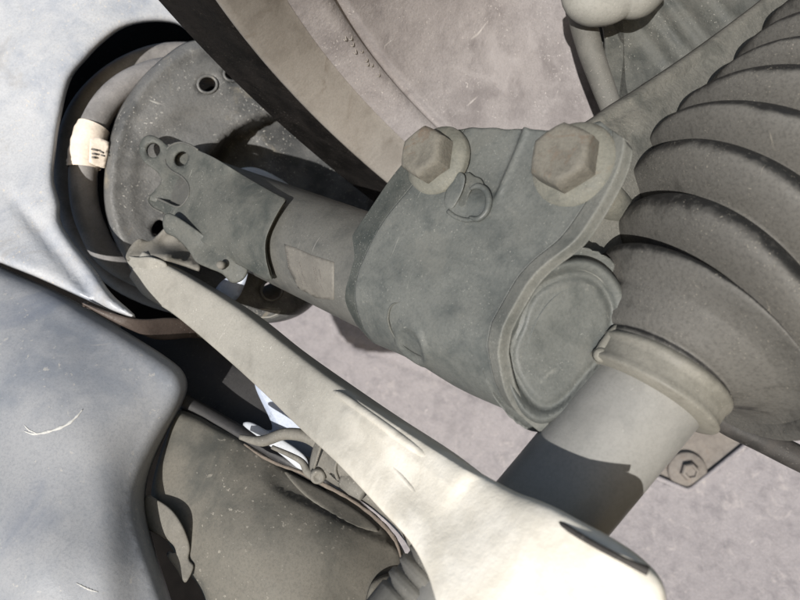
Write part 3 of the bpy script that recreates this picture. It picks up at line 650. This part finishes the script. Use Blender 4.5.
scuff([(24, 425), (29, 430), (38, 434)], .7)
scuff([(76, 583), (88, 589), (98, 592)], 1.0)

pl = [(176, 412), (196, 414), (216, 424), (246, 438), (272, 452), (292, 468), (320, 482), (348, 498), (374, 514), (395, 536), (407, 560), (402, 582), (386, 615), (375, 690), (225, 690), (205, 600), (186, 570), (164, 535), (152, 505), (153, 480), (163, 445)]
pdz = tps([(176, 412, .299), (246, 438, .300), (320, 482, .292), (374, 514, .290), (407, 560, .290), (386, 615, .274), (375, 690, .262), (225, 690, .256), (186, 570, .274), (152, 505, .286), (250, 540, .268), (300, 560, .264), (220, 480, .284), (330, 530, .275), (280, 490, .284)])
def pldep(q):
    r = (q[:, 1]-488)-(q[:, 0]-270)*.47
    return pdz(q)+.0022*sstep(-r, -3, 3)*sstep(q[:, 0], 262, 285)-.0008*np.exp(-(np.abs(r+1)/2.5)**2)*sstep(q[:, 0], 255, 285)+.0008*np.sin(q[:, 0]*.05)*np.sin(q[:, 1]*.06)
plate = empty('cover_plate', K(280, 560, .25), 'dusty olive grey bulging cover plate under the control arm', 'cover')
patch('cover_sheet', pl, pldep, M['plate'], plate, step=5, th=.003, roll=.009, roll_w=9)
pxtube('edge_seam', [(244, 444, .294), (262, 456, .290), (280, 465, .287), (300, 472, .285), (325, 485, .283), (350, 499, .282), (374, 516, .282), (394, 538, .283), (402, 560, .285)], [.0004, .0009, .0007, .0009, .0010, .0008, .0011, .0010, .0004], M['seam'], plate, 10, 80, wob=.25)
patch('raised_blade', [(284, 471), (305, 480), (335, 496), (362, 513), (380, 531), (360, 528), (330, 513), (303, 494)], lambda q: pldep(q)-.0012, M['plate'], plate, step=4, th=.003, roll=.0012, roll_w=4)
patch('corner_lobe', [(370, 585), (385, 574), (400, 575), (398, 590), (384, 610), (366, 612)], lambda q: pldep(q)-.004, M['plate'], plate, step=4, th=.003, roll=.003, roll_w=6)
tag(pxtube('rubber_rim', [(300, 460, .305), (345, 482, .302), (385, 503, .30), (412, 528, .297), (425, 560, .294), (424, 600, .29)], [.003, .004, .0055, .006, .006, .006], M['conn'], n=16), 'grey rubber rim curving around the cover plate edge', 'seal')
tag(patch('hooked_tab', [(146, 496), (158, 500), (172, 510), (183, 526), (190, 546), (189, 559), (194, 567), (185, 583), (177, 570), (167, 556), (169, 551), (175, 553), (173, 545), (160, 536), (140, 522)], tps([(147, 496, .283), (191, 548, .274), (184, 584, .268), (155, 530, .277), (172, 528, .272)]), M['conn'], step=3.5, th=.002, roll=.001, roll_w=3, sm=True), 'small pale hooked tab beside the plastic liner', 'bracket')

tag(patch('painted_rail', [(255, 380), (300, 395), (350, 430), (430, 500), (470, 560), (470, 660), (420, 660), (415, 560), (360, 500), (300, 478), (250, 450), (230, 430), (262, 430), (272, 425)], tps([(255, 380, .320), (350, 430, .314), (470, 560, .305), (420, 660, .30), (300, 478, .312), (230, 430, .318)]), M['rail'], step=8, th=.002), 'pale blue painted body rail behind the control arm', 'rail')
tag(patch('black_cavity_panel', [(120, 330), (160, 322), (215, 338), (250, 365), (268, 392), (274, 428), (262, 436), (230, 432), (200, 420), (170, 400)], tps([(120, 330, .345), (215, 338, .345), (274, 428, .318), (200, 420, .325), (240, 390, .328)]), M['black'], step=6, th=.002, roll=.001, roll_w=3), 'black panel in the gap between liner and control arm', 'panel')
tag(patch('brown_flange', [(80, 302), (110, 312), (140, 319), (175, 318), (205, 326), (212, 338), (190, 338), (160, 340), (140, 334), (110, 320)], tps([(80, 302, .29), (140, 319, .30), (205, 326, .33), (160, 340, .31), (110, 320, .295)]), M['brown'], step=5, th=.002, roll=.001, roll_w=3), 'brown metal flange below the wheel arch tip', 'flange')
tag(pxtube('dark_pipe', [(180, 399, .31), (215, 419, .307), (250, 439, .303), (290, 461, .298), (330, 484, .296)], .004, M['black'], n=14), 'dark pipe along the top of the cover plate', 'pipe')
tag(patch('white_clip', [(243, 425), (250, 422), (266, 430), (290, 444), (306, 457), (308, 468), (300, 470), (285, 458), (262, 440)], tps([(243, 425, .293), (306, 457, .286), (300, 470, .285), (262, 440, .29)]), M['glint_and_clip'], step=3, th=.002, roll=.001, roll_w=3), 'white plastic clip under the curved hose', 'clip')
fit = empty('hose_fitting', K(340, 490, .275), 'grey hose fitting with moulded body beside cover plate', 'fitting')
pxtube('hose', [(240, 437, .283), (262, 441, .281), (285, 434, .278), (308, 437, .275), (330, 450, .272), (345, 458, .27)], [.0012, .0026, .0027, .0030, .0036, .004], M['conn'], fit, 16, 40)
pxtube('side_branch', [(272, 447, .279), (290, 455, .277), (302, 462, .275), (308, 472, .273), (318, 478, .272)], [.001, .0013, .0015, .002, .002], M['conn'], fit, 12, 30)
patch('body', [(312, 450), (318, 435), (330, 438), (350, 455), (368, 468), (372, 482), (360, 492), (340, 488), (326, 480), (310, 470)], tps([(312, 450, .268), (330, 438, .266), (372, 482, .262), (340, 488, .263), (326, 480, .265), (340, 465, .256), (360, 478, .257)]), M['conn'], fit, step=3.5, th=.012, roll=.005, roll_w=6)
pxtube('rib', [(323, 440, .261), (318, 455, .261), (314, 468, .264)], .0007, M['conn'], fit, 8, 10)
pxtube('rib', [(342, 452, .258), (335, 468, .257), (340, 484, .26)], .0008, M['conn'], fit, 8, 10)
lathe('knob', K(318, 476, .264), (.1, .1, -1), [(-.004, .0034), (.001, .0034), (.0018, .0028), (.002, .0018), (.0014, .0015), (.0014, .0003)], M['conn'], fit, 24)
pxtube('end_plug', [(346, 478, .262), (356, 484, .259), (366, 492, .257)], [.0048, .0054, .0044], M['conn'], fit, 20, 14)
